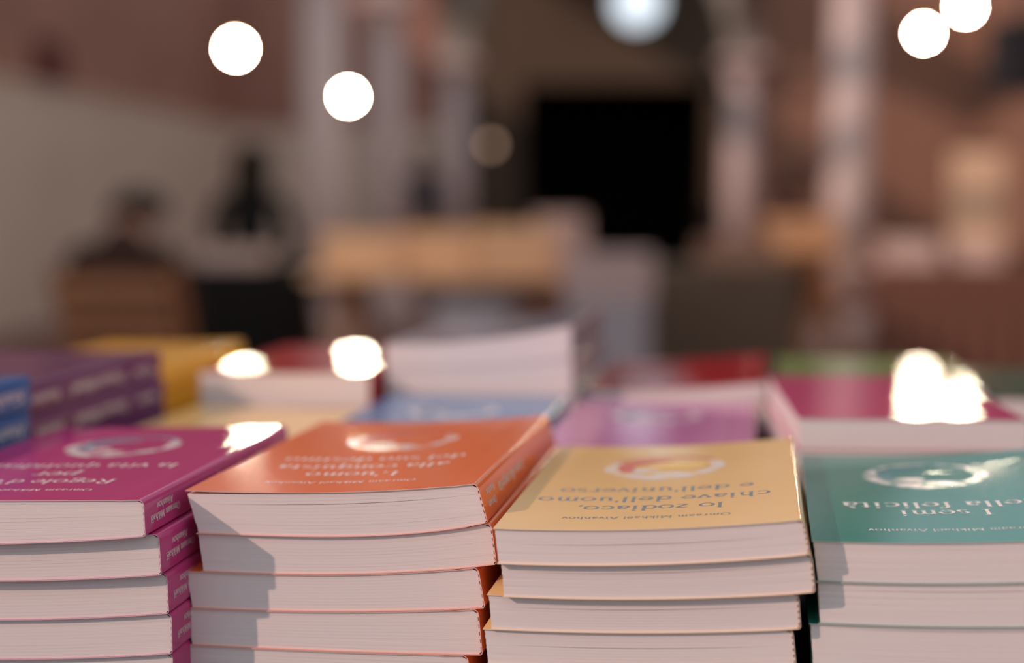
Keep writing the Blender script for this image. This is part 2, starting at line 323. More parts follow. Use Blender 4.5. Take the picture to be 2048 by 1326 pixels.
def make_book(label, group, org, rot, TL, TR, BL, BR_, ft, fb, L, cv, nb=10, title=None, author=True, ink=None, emblem=None, spine=None, lift=0.0, slit=None, vt=(.0385, .055, .0735), vem=.1235):
    """org: world point of the near plane's origin; TL.. are s positions of the near face's corners; ft / fb give the resting heights."""
    ex = Vector((math.cos(rot), -math.sin(rot), 0))
    o0 = org + ex * BL + Vector((0, 0, fb(BL)))
    root = thing('paperback_book', label, 'book', o0, -rot, group)
    Z0 = fb(BL); S0 = BL
    t = .00026; gapz = .00008
    top = lambda s: ft(s) - gapz; bot = lambda s: fb(s) + gapz
    crease = lambda s: -.00022 * math.exp(-((s - (TR - .0095)) / .0009) ** 2)
    H = top(TR) - bot(BR_); rc = min(.0022, H * .2)
    # outline of the cover seen from the head: front board, rounded joint, spine, back board
    path = []
    n = 34
    for k in range(n + 1):
        s = TL + (TR - rc - TL) * (k / n); path.append((s, top(s) + crease(s)))
    sl = (BR_ - TR) / H
    zt = top(TR)
    for k in range(1, 7):
        a = math.pi / 2 * k / 6
        z = zt - rc + rc * math.cos(a); path.append((TR - rc + rc * math.sin(a) + sl * (zt - z), z if k > 1 else (z + path[-1][1]) / 2))
    zb = bot(BR_); r2 = rc * .6
    for k in range(0, 6):
        a = math.pi / 2 * k / 5
        z = zb + r2 - r2 * math.sin(a); path.append((BR_ - r2 + r2 * math.cos(a) - sl * (z - zb), z))
    m_ = 14
    for k in range(1, m_ + 1):
        s = BR_ - r2 + (BL - BR_ + r2) * k / m_; path.append((s, bot(s)))
    inn = []
    for k, p in enumerate(path):
        a, c = path[max(k - 1, 0)], path[min(k + 1, len(path) - 1)]
        dx, dz = c[0] - a[0], c[1] - a[1]; l = math.hypot(dx, dz) or 1
        inn.append((p[0] + dz / l * t, p[1] - dx / l * t))
    m = MB(); N = len(path); y0, y1 = -.0004, L + .0004
    R = lambda P, y: [(s - S0, y, z - Z0) for s, z in P]
    q = [(k, k + N, k + 1 + N, k + 1) for k in range(N - 1)]
    m.add(R(path, y0) + R(path, y1), [f[::-1] for f in q]); m.add(R(inn, y0) + R(inn, y1), q)
    for y, fl in ((y0, 1), (y1, 0)):
        f2 = [(k, k + 1, N + k + 1, N + k) for k in range(N - 1)]
        m.add(R(path, y) + R(inn, y), [f[::-1] for f in f2] if fl else f2, 1)
    for e in (0, -1):
        m.add(R([path[e], inn[e]], y0) + R([path[e], inn[e]], y1), [(0, 1, 3, 2)], 1)
    co = m.build('cover', [COV[cv], EDGE[cv]], root)
    me = co.data
    me.polygons.foreach_set('use_smooth', [i < 2 * (N - 1) for i in range(len(me.polygons))])
    # leaves, in slightly uneven gatherings
    pm = MB(); nu = 14
    for k in range(nb):
        w0, w1 = k / nb, (k + 1) / nb
        jy = random.uniform(-.00005, .00005); jl = random.uniform(0, .0002)
        g = random.uniform(.00002, .00006)
        if slit is not None and abs(k - slit) < .5: g = .00026
        vs = []
        for w_, up in ((w0, 0), (w1, 1)):
            z_rel = w_
            for k2 in range(nu + 1):
                u = k2 / nu
                left = BL + (TL - BL) * w_ + .0005 + jl
                # stay inside the rounded spine
                dz = (1 - w_) * H
                rr = rc - math.sqrt(max(0, rc * rc - max(0, rc - dz) ** 2)) if dz < rc else 0
                dzb = w_ * H
                rb = r2 - math.sqrt(max(0, r2 * r2 - max(0, r2 - dzb) ** 2)) if dzb < r2 else 0
                right = BR_ + (TR - BR_) * w_ - t * 1.15 - rr - rb - (.0004 if k % 2 else 0)
                s = left + (right - left) * u
                zlo, zhi = bot(s) + t, top(s) - t * 1.3 - lift * (1 - u) ** 2.5
                z = zlo + (zhi - zlo) * w_
                z -= up * g * math.sin(math.pi * min(1, max(0, u * 1.08 - .05))) if k < nb - 1 else 0
                for y in (.0003 + jy, L - .0004 + jy): vs.append((s - S0, y, z - Z0))
        n1 = 2 * (nu + 1); fs = []
        for k2 in range(nu):
            a = 2 * k2
            fs += [(a, a + 2, n1 + a + 2, n1 + a), (a + 1, n1 + a + 1, n1 + a + 3, a + 3), (n1 + a, n1 + a + 2, n1 + a + 3, n1 + a + 1), (a, a + 1, a + 3, a + 2)]
        fs += [(0, n1, n1 + 1, 1), (2 * nu, 2 * nu + 1, n1 + 2 * nu + 1, n1 + 2 * nu)]
        pm.add(vs, fs)
    pm.build('page_block', PAGE, root)
    W = TR - TL; mid = TL + W * .485
    ink = ink or WHITE
    def on_cover(s, y): return (s - S0, y, top(s) + crease(s) + .00006 - Z0)
    def line(mm, txt, xh, v, width=None):
        P, wd = text_polys(txt); k = xh
        if width: k = width / wd
        for poly in P: mm.add([on_cover(mid - (x - wd / 2) * k, v - (y - .5) * (xh if not width else k)) for x, y in poly], [tuple(range(len(poly)))])
    if title:
        mt = MB()
        for txt, v, wd in zip(title[0], vt[3 - len(title[0]):] if len(title[0]) < 3 else vt, title[1]): line(mt, txt, .0062, v, wd)
        mt.build('title_lettering', ink, root)
        ma = MB(); line(ma, 'Omraam Mikhaël Aïvanhov', .002, .0205, .063); ma.build('author_lettering', ink, root)
    if emblem:
        e = MB(); Rr = .0275; cs, cy = mid, vem
        def ring(a0, a1, rad, hw, mi, n=26):
            for k in range(n):
                q = []
                for kk, sgn in ((k, 1), (k, -1), (k + 1, -1), (k + 1, 1)):
                    f_ = kk / n; a = math.radians(a0 + (a1 - a0) * f_); r_ = (rad(f_) + sgn * hw(f_)) * Rr
                    p = on_cover(cs + r_ * math.cos(a), cy + r_ * math.sin(a)); q.append((p[0], p[1], p[2] + .00002 * mi))
                e.add([q[0], q[1], q[2], q[3]], [(0, 1, 2, 3) if a1 < a0 else (3, 2, 1, 0)], mi)
        def blob(x, y, rx, ry, mi, n=18):
            vs = [on_cover(cs + (x + rx * math.cos(2 * math.pi * k / n)) * Rr, cy + (y + ry * math.sin(2 * math.pi * k / n)) * Rr) for k in range(n)]
            e.add([(p[0], p[1], p[2] + .00002 * mi) for p in vs], [tuple(range(n))], mi)
        ring(150, 395, lambda f: .86, lambda f: .05 + .15 * math.sin(math.pi * f) ** .6 * (.7 + .3 * math.cos(2 * math.pi * f * 2)), 0, 40)
        ring(35, 150, lambda f: .93, lambda f: .05, 0 if emblem[2] else 1, 24)
        blob(-.30, -.33, .27, .16, 0); blob(.12, -.60, .3, .12, 0)
        ring(78, 205, lambda f: .56 + .1 * f, lambda f: .04 + .12 * math.sin(math.pi * f), 1, 24)
        blob(-.58, -.2, .14, .2, 1)
        blob(.22, .02, .46, .26, 2)
        e.build('emblem', [brush_print(cv), ACC[emblem[0]], ACC[emblem[1]] if emblem[1] in ACC else COV[emblem[1]]], root)
    if spine:
        sp_ink = ink if ink is WHITE else GREY
        def on_spine(y, f):                  # f: 0 at the bottom of the spine, 1 at the top
            z = bot(BR_) + H * f; s = BR_ + (TR - BR_) * f
            return (s + .00008 - S0, y, z - Z0)
        for txt, yc, f0, xh in spine:
            sm = MB(); P, wd = text_polys(txt, .24, .09); kf = xh / H
            for poly in P: sm.add([on_spine(yc - (x - wd / 2) * xh, f0 - (y - .5) * kf) for x, y in poly], [tuple(range(len(poly)))])
            sm.build('spine_lettering', sp_ink, root)
    return root

def px_stack(rows, D0, rot=BR, dys=()):
    """rows: for each book (xTL,yTL, xTR,yTR, xBR,yBR, xBL,yBL) pixels of its near face; returns org, per-book s values and rest lines."""
    ex = Vector((math.cos(rot), -math.sin(rot), 0)); nrm = Vector((math.sin(rot), math.cos(rot), 0))
    r0 = ray(*rows[0][:2]); org = Vector((r0.x / r0.y * D0, D0, 0)); k0 = nrm.dot(org)
    def sz(px, py, dy):
        r = ray(px, py); tt = (k0 + dy) / nrm.dot(r); p = r * tt
        return ((p - org).dot(ex), p.z + CAMZ)
    dys = list(dys) + [0] * (len(rows) - len(dys))
    return org, nrm, dys, [[sz(r[0], r[1], d), sz(r[2], r[3], d), sz(r[4], r[5], d), sz(r[6], r[7], d)] for r, d in zip(rows, dys)]

ORD = ['top', 'second', 'third', 'fourth', 'fifth', 'sixth', 'seventh']
def front_stack(rows, D0, cv, name, rest, specs, rot=BR, pws=None, nb=12, dys=()):
    org, nrm, dys, Q = px_stack(rows, D0, rot, dys)
    lines = [iface(Q[i - 1][3], Q[i - 1][2], (pws or {}).get(i, 2.0)) if i else iface(Q[0][0], Q[0][1], (pws or {}).get(0, 2.0)) for i in range(len(Q))]
    last = Q[-1]; bl, brr = last[3], last[2]
    gap = (bl[1] + brr[1]) / 2 - ZT; thick = (Q[0][0][1] - Q[-1][3][1]) / len(Q)
    books = [(q[0][0], q[1][0], q[3][0], q[2][0]) for q in Q]
    extra = max(0, round(gap / thick))
    lines.append(iface(bl, brr) if extra else (lambda s: ZT))
    for e in range(extra):
        d = random.uniform(-.004, .004)
        books.append((bl[0] + d, brr[0] + d, bl[0] + d, brr[0] + d))
        f0 = lines[len(Q)]
        fr = (e + 1) / extra
        lines.append(lambda s, fr=fr, f0=f0: ZT + (f0(s) - ZT) * (1 - fr))
    out = []
    for i, (tl, tr, bl_, br_) in enumerate(books):
        sp = specs[i] if i < len(specs) else {}
        lab = sp.pop('label', None) or f'{rest} paperback, {ORD[i]} from the top in the front {name} stack'
        out.append(make_book(lab, f'{name} paperbacks in the front row', org + nrm * (dys[i] if i < len(dys) else 0), rot, tl, tr, bl_, br_, lines[i], lines[i + 1], .18, cv, nb=nb, **sp))
    return out

AUTH = [('Omraam Mikhaël', .020, .40, .0019), ('Aïvanhov', .020, .68, .0019)]
# purple stack (its left part lies outside the frame)
def pw(xr, yt, xr2, yb, yl_t, yl_b, w=585): return (xr - w, yl_t, xr, yt, xr2, yb, xr2 - w, yl_b)
front_stack([pw(288, 999, 292, 1074, 1000, 1087), pw(319, 1074, 324, 1151, 1087, 1159), pw(335, 1152, 339, 1228, 1160, 1236), pw(344, 1230, 346, 1308, 1236, 1314), pw(346, 1309, 349, 1388, 1314, 1392)],
    .566, 'purple', 'purple', 'purple', [
    dict(label='purple paperback with white title and emblem, topmost of the front left stack', title=(['Regole d\'oro', 'per', 'la vita quotidiana'], [.066, .020, .092]), emblem=('slate', 'purple', 0), spine=AUTH + [('Regole d\'oro per la vita quotidiana', .10, .5, .0028)]),
    dict(spine=AUTH + [('Regole d\'oro per la vita quotidiana', .10, .5, .0028)]), dict(spine=AUTH), dict(spine=AUTH)], rot=BR - .028, pws={0: 1.15}, dys=(-.0125, -.0075, -.003, -.0015))
front_stack([(371, 980, 955, 966, 977, 1047, 394, 1067), (393, 1067, 983, 1054, 994, 1130, 404, 1143), (369, 1142, 957, 1136, 971, 1217, 382, 1216), (374, 1216, 957, 1222, 966, 1311, 381, 1290), (362, 1290, 936, 1311, 946, 1390, 371, 1366)],
    .565, 'orange', 'orange', 'orange', [
    dict(label='orange paperback with white title and round emblem, topmost of its stack', title=(["L'uomo", 'alla conquista', 'del suo destino'], [.040, .075, .081]), emblem=('red', 'orange', 0), lift=.0012, slit=8, spine=[('Omraam', .016, .36, .0019), ('Aïvanhov', .018, .66, .0019), ("L'uomo alla conquista", .062, .5, .003)])], pws={0: 2.4, 1: 3.2, 2: 2.4}, dys=(-.001,))
front_stack([(986, 1056, 1608, 1038, 1621, 1110, 994, 1128), (999, 1128, 1624, 1111, 1631, 1186, 1005, 1194), (974, 1194, 1597, 1187, 1602, 1259, 980, 1259), (966, 1259, 1586, 1264, 1593, 1336, 973, 1331), (972, 1331, 1592, 1338, 1598, 1410, 978, 1400)],
    .528, 'yellow', 'yellow', 'yellow', [
    dict(label='yellow paperback with grey title and round emblem, topmost of its stack', title=(['lo zodiaco,', "chiave dell'uomo", "e dell'universo"], [.057, .092, .079]), ink=GREY, emblem=('coral', 'wash', 0), slit=6, lift=.0003),
    dict(slit=8), dict(slit=7), dict(slit=6)], dys=(-.0055, -.003, 0, .001))
front_stack([(1624, 1081, 2262, 1070, 2270, 1156, 1633, 1163), (1633, 1164, 2275, 1160, 2279, 1249, 1637, 1247), (1618, 1248, 2262, 1254, 2267, 1342, 1623, 1329)],
    .513, 'green', 'teal green', 'green', [
    dict(label='teal green paperback with white title and ring emblem, topmost of the front right stack', title=(['I semi', 'della felicità'], [.035, .078]), emblem=('teal', 'green', 1), vt=(.03, .051, .066), vem=.127),
    dict(slit=9), dict(slit=10)])

# stacks given by near-edge column, distance and drops below the eye
def back_stack(xl, D, w_, zl, zr, cuts, cv, labels, group, rot=BR, L=.176, floor_z=ZR, specs=None, nb=7, lean=0, jit=.0025, covs=None):
    org = Vector(((xl - 1024) / F * D, D, 0))
    zs = [(CAMZ - zl, CAMZ - zr)] + [(CAMZ - zl + c, CAMZ - zr + c) if not isinstance(c, tuple) else (CAMZ - c[0], CAMZ - c[1]) for c in cuts]
    lines = [iface((0, a), (w_, c)) for a, c in zs] + [lambda s: floor_z]
    for i, lab in enumerate(labels):
        d = 0 if i == 0 else random.uniform(-jit, jit)
        sp = (specs or {}).get(i, {})
        make_book(lab, group, org, rot, d - lean, w_ + d - lean, d, w_ + d, lines[i], lines[i + 1], L, (covs or [cv] * 9)[i], nb=nb, **sp)
SPB = [('Aïvanhov', .028, .5, .0036), ('Omraam Mikhaël', .090, .52, .0042), ('Aïvanhov', .152, .5, .0036)]
# tall blue stack at the left edge: reaches well above the purple one
zt_ = .0888; nblue = 6; Tb = (.1925 - zt_) / nblue
back_stack(-918, .577, .113, zt_ + .001, zt_, [-Tb * (i + 1) for i in range(nblue - 1)], 'blue',
    ['blue paperback with white spine lettering, topmost at the left edge', 'blue paperback with white spine lettering, second in the stack at the left edge'] + [f'blue paperback, {ORD[k]} from the top of the stack at the left edge' for k in range(2, nblue)],
    'blue paperbacks at the left edge', floor_z=ZT, specs={0: dict(spine=[('Aïvanhov', .152, .5, .0044), ('Omraam Mikhaël', .092, .5, .0042)]), 1: dict(spine=[('Aïvanhov', .152, .5, .0044)])})
back_stack(-368, .755, .112, .096, .0946, [-.0175, -.035], 'violet',
    ['dark violet paperback with pale spine lettering, topmost behind the purple book', 'dark violet paperback with pale spine lettering, second from the top', 'dark violet paperback at the bottom of its stack'],
    'dark violet paperbacks in the middle row', specs={0: dict(spine=SPB), 1: dict(spine=SPB)})
back_stack(120, .745, .113, .131, .131, [], 'yellow', ['pale yellow paperback lying behind the gap between purple and orange books'], None)
back_stack(612, .748, .113, .1235, .122, [-.0123], 'paleblue', ['sky blue paperback with white emblem, topmost behind the orange book', 'sky blue paperback at the bottom of its stack behind the orange book'],
    'sky blue paperbacks in the middle row', specs={0: dict(emblem=('slate', 'paleblue', 1), vem=.105)})

back_stack(1072, .752, .113, .128, .1265, [], 'lilac', ['lilac paperback with pale emblem lying behind the yellow book'], None, specs={0: dict(emblem=('slate', 'lilac', 1), vem=.115)})
back_stack(1603, .722, .113, .1092, .1085, [-.0157], 'magenta', ['magenta paperback with shiny cover, topmost behind the green book', 'magenta paperback at the bottom of its stack behind the green book'],
    'magenta paperbacks in the middle row', rot=BR - .085, nb=9)
# rear row
back_stack(-30, .937, .108, .109, .106, [-.0195], 'amber', ['amber yellow paperback, topmost of the rear stack at left', 'amber yellow paperback under another in the rear stack at left'],
    'amber paperbacks in the rear row')
back_stack(394, .932, .114, .1105, .1085, [-.0225], 'red', ['red covered paperback with sunlit page edges, topmost beside the amber stack', 'red covered paperback at the bottom beside the amber stack'],
    'red paperbacks in the rear row at left', covs=['red', 'amber'])
back_stack(768, .936, .122, .0925, .0785, [(.1085, .1000), (.1245, .1235)], 'slate', ['pale grey paperback with wide white page edges, highest of all the stacks', 'pale grey paperback under the highest book of the rear row', 'pale grey paperback at the bottom of the highest rear stack'],
    'pale grey paperbacks in the rear row', nb=9)
back_stack(1172, .937, .116, .123, .115, [-.0145], 'red', ['crimson red paperback, topmost behind the lilac book', 'crimson red paperback at the bottom behind the lilac book'],
    'crimson paperbacks in the rear row')
back_stack(1560, .921, .128, .1175, .1165, [-.015], 'leaf', ['leaf green paperback, topmost behind the magenta book', 'leaf green paperback at the bottom behind the magenta book'],
    'leaf green paperbacks in the rear row')
back_stack(1968, .905, .115, .124, .1235, [], 'moss', ['moss green paperback lying at the far right of the rear row'], None)

# ------------------------------------------------------------------ lamps
BULB = mat('lit_bulb_glass', (1, .9, .75), .3, .5, emit=(1, .83, .60), es=550)
BULBDIM = mat('dim_bulb_glass', (.8, .6, .45), .3, .5, emit=(1, .62, .42), es=1.3)
BRASS = mat('brass_socket', (.25, .16, .08), .4, .5, metal=.8)
CORD = mat('black_cord', (.01, .01, .01), .6, .3)
def lamp(px, py, D, r, label, m, ztop=4.6):
    x, y = at(px, D); z = zat(py, D)
    o = thing('pendant_lamp', label, 'lamp', (x, y, z), 0, 'bare bulbs hanging in the hall')
    prof = [(r * math.sin(math.pi * (k + .25) / 12.5), -r * math.cos(math.pi * (k + .25) / 12.5)) for k in range(12)]
    MB().lathe(prof, 20).build('bulb', m, o, True)
    MB().lathe([(r * .5, r * .88), (r * .55, r * 1.2), (r * .55, r * 2.0), (r * .3, r * 2.2)], 14).build('socket', BRASS, o, True)
    MB().tube((0, 0, r * 2.15), (0, 0, ztop - z), .004, n=6).build('cord', CORD, o)
lamp(479, 97, 6.2, .030, 'glowing bare bulb hanging highest on the left', BULB)
lamp(700, 193, 7.6, .026, 'glowing bare bulb beside the nearest left column', BULB)
lamp(1836, 67, 7.4, .026, 'glowing bare bulb, lower of the pair at the right', BULB)
lamp(1917, 14, 7.0, .026, 'glowing bare bulb, higher of the pair at the right', BULB)
lamp(982, 290, 9.0, .028, 'dim brownish bulb left of the dark doorway', BULBDIM, 5)

# ------------------------------------------------------------------ furniture behind
def trestle_table(px, D, wd, dp, h, label, top_m, rz=-HA, cloth=None):
    x, y = at(px, D); o = thing('trestle_table', label, 'table', (x, y, 0), rz, 'trestle tables in the hall')
    MB().box(-wd / 2, wd / 2, -dp / 2, dp / 2, h - .03, h).build('tabletop', top_m, o)
    for sx in (-wd / 2 + .18, wd / 2 - .18):
        t = MB().box(sx - .03, sx + .03, -dp * .38, dp * .38, h - .09, h - .03).build('trestle', M['wood2'], o)
        for sg in (-1, 1):
            for off in (-.16, .16): MB().bar((sx, sg * dp * .3, h - .09), (sx + off, sg * dp * .42, 0), .045, .03).build('leg', M['wood2'], t)
        MB().bar((sx - .09, -dp * .36, .35), (sx + .09, -dp * .36, .35), .03, .03).build('brace', M['wood2'], t)
    if cloth:
        m = MB(); n = 24
        for k in range(n):
            xa, xb = -wd / 2 + wd * k / n, -wd / 2 + wd * (k + 1) / n
            wa, wb = .02 * math.sin(k * 1.7), .02 * math.sin((k + 1) * 1.7)
            vs = [(xa, -dp / 2 - .006, h + .003), (xb, -dp / 2 - .006, h + .003), (xb, -dp / 2 - .03 + wb, .06), (xa, -dp / 2 - .03 + wa, .06)]
            vs += [(p[0], p[1] + .004, p[2]) for p in vs]; m.add(vs, [(0, 1, 2, 3), (7, 6, 5, 4), (3, 2, 6, 7), (0, 4, 5, 1), (0, 3, 7, 4), (1, 5, 6, 2)])
        m.box(-wd / 2, wd / 2, -dp / 2 - .006, dp / 2, h + .0005, h + .003).build('tablecloth', cloth, o)
    return o
def crate(px, D, z, wd, dp, h, label, m, rz=-HA, group='wooden crates on the tables'):
    x, y = at(px, D); o = thing('wooden_crate', label, 'crate', (x, y, z), rz, group)
    n = 3; sh = h / n
    for k in range(n):
        z0, z1 = k * sh + .004, (k + 1) * sh - .008
        for y_ in (-dp / 2, dp / 2 - .012): MB().box(-wd / 2, wd / 2, y_, y_ + .012, z0, z1).build('slat', m, o)
        for x_ in (-wd / 2, wd / 2 - .012): MB().box(x_, x_ + .012, -dp / 2 + .012, dp / 2 - .012, z0, z1).build('side_slat', m, o)
    for sx in (-1, 1):
        for sy in (-1, 1): MB().box(sx * (wd / 2 - .024) - .012, sx * (wd / 2 - .024) + .012, sy * (dp / 2 - .024) - .012, sy * (dp / 2 - .024) + .012, 0, h).build('corner_post', m, o)
    MB().box(-wd / 2 + .012, wd / 2 - .012, -dp / 2 + .012, dp / 2 - .012, .002, .012).build('bottom_board', m, o)
def carton(px, D, z, wd, dp, h, label, m, rz=-HA, group='cartons in the hall'):
    x, y = at(px, D); o = thing('cardboard_box', label, 'box', (x, y, z), rz, group)
    t = .006
    b_ = MB(); b_.box(-wd / 2, wd / 2, -dp / 2, -dp / 2 + t, 0, h); b_.box(-wd / 2, wd / 2, dp / 2 - t, dp / 2, 0, h); b_.box(-wd / 2, -wd / 2 + t, -dp / 2 + t, dp / 2 - t, 0, h); b_.box(wd / 2 - t, wd / 2, -dp / 2 + t, dp / 2 - t, 0, h); b_.box(-wd / 2 + t, wd / 2 - t, -dp / 2 + t, dp / 2 - t, 0, t)
    b_.build('body', m, o)
    for y0, y1 in ((-dp / 2, -.002), (.002, dp / 2)): MB().box(-wd / 2, wd / 2, y0, y1, h, h + .005).build('flap', m, o)
    MB().box(-wd / 2 - .001, wd / 2 + .001, -.03, .03, h + .005, h + .006).build('tape', M['tape'], o)
M['tape'] = mat('brown_tape', (.35, .22, .12), .3, .5)
M['greybox'] = mat('pale_grey_card', (.42, .40, .44), .8, .2, noise=.06, nscale=5)
M['pinkpaper'] = mat('rose_white_paper', (.56, .42, .40), .8, .2, noise=.08, nscale=20)
M['olive'] = mat('olive_cloth', (.13, .095, .07), .9, .2, noise=.2, nscale=12)
M['peach'] = mat('lamplit_peach_plywood', (.85, .52, .31), .6, .3, noise=.2, nscale=5, stretch=(1, 8, 8))  # peach tone raised to carry the warm lamplight on table and crates
M['ink'] = mat('near_black_cloth', (.008, .007, .007), .9, .2, noise=.2, nscale=20)
trestle_table(485, 7.9, .95, .7, .75, 'trestle table with added dark sheet for the shade beneath, in front of the person in black', M['pinkpaper'], cloth=M['ink'])  # near-black front sheet stands in for the darkness under the table
trestle_table(905, 7.2, 1.35, .75, .75, 'pale trestle table under the bulbs, heaped with crates', M['peach'])
trestle_table(1440, 7.8, .75, .7, .75, 'trestle table with olive cloth before the dark doorway', M['wood'], cloth=M['olive'])
trestle_table(1600, 9.2, .62, .6, .80, 'trestle table with splayed amber legs by the right column', M['wood'])
trestle_table(1885, 7.9, .85, .7, .75, 'trestle table with brown cloth added to darken its underside, right of the right column', M['pinkpaper'], cloth=mat('darkening_brown_cloth', (.16, .075, .055), .9, .2, noise=.2, nscale=12))  # cloth added to darken the space below this tabletop
for i, (px, D, wd, h, lab) in enumerate([(735, 7.05, .38, .19, 'peach wooden crate, leftmost on the lit table'), (885, 7.08, .34, .21, 'peach wooden crate, second from the left on the lit table'), (1035, 7.02, .36, .23, 'peach wooden crate, rightmost on the lit table')]):
    crate(px, D, .751, wd, .34, h, lab, M['peach'])
crate(1470, 7.72, .754, .40, .32, .14, 'brown wooden crate on the olive clothed table', M['tan'])
crate(1598, 9.15, .801, .44, .34, .20, 'amber wooden crate on the table by the right column', M['wood'])
carton(950, 6.95, 0, .36, .36, .62, 'tall pale grey carton under the lit table at left', M['greybox'])
carton(1215, 6.5, 0, .36, .36, .66, 'tall pale grey carton right of the lit table', M['greybox'])
carton(1215, 6.5, .667, .40, .34, .19, 'rose white carton on top of the tall grey carton', M['pinkpaper'])
carton(1120, 7.42, .752, .26, .30, .27, 'rose white carton standing at the end of the lit table', M['pinkpaper'])
carton(1815, 7.85, .752, .26, .32, .13, 'rose carton on the brown clothed table, left of another', M['pinkpaper'])
carton(1945, 7.85, .752, .22, .30, .10, 'rose carton on the brown clothed table, beside the banner', M['pinkpaper'])
carton(470, 7.8, .754, .34, .30, .08, 'flat rose carton on the dark fronted table', M['pinkpaper'])

def chair(px, D, rz, label, m):
    x, y = at(px, D); o = thing('folding_chair', label, 'chair', (x, y, 0), rz, 'wooden folding chairs')
    for k in range(4): MB().box(-.2, .2, -.2 + k * .1, -.2 + k * .1 + .085, .42, .44).build('seat_slat', m, o)
    for sx in (-.215, .215):
        MB().bar((sx, -.2, 0), (sx, .24, .86), .025, .04).build('back_leg', m, o)
        MB().bar((sx * .9, .22, 0), (sx * .9, -.18, .43), .025, .04).build('front_leg', m, o)
    for k in range(3): MB().box(-.2, .2, .17 + k * .035, .185 + k * .035, .60 + k * .09, .665 + k * .09).build('back_slat', m, o)
    MB().bar((-.2, .17, .11), (.2, .17, .11), .025, .025).build('rung', m, o)
    return o

def stool(px, D, h, label, m):
    x, y = at(px, D); o = thing('stool', label, 'stool', (x, y, 0), 0)
    MB().lathe([(.17, h - .03), (.18, h - .015), (.17, h)], 20).build('seat', m, o, True)
    for k in range(4):
        a = math.pi / 4 + k * math.pi / 2; c, d = math.cos(a), math.sin(a)
        MB().tube((c * .12, d * .12, h - .03), (c * .19, d * .19, 0), .016, .013, 8).build('leg', m, o)
    MB().lathe([(.165, .20), (.175, .20), (.175, .215), (.165, .215)], 20).build('foot_ring', m, o)

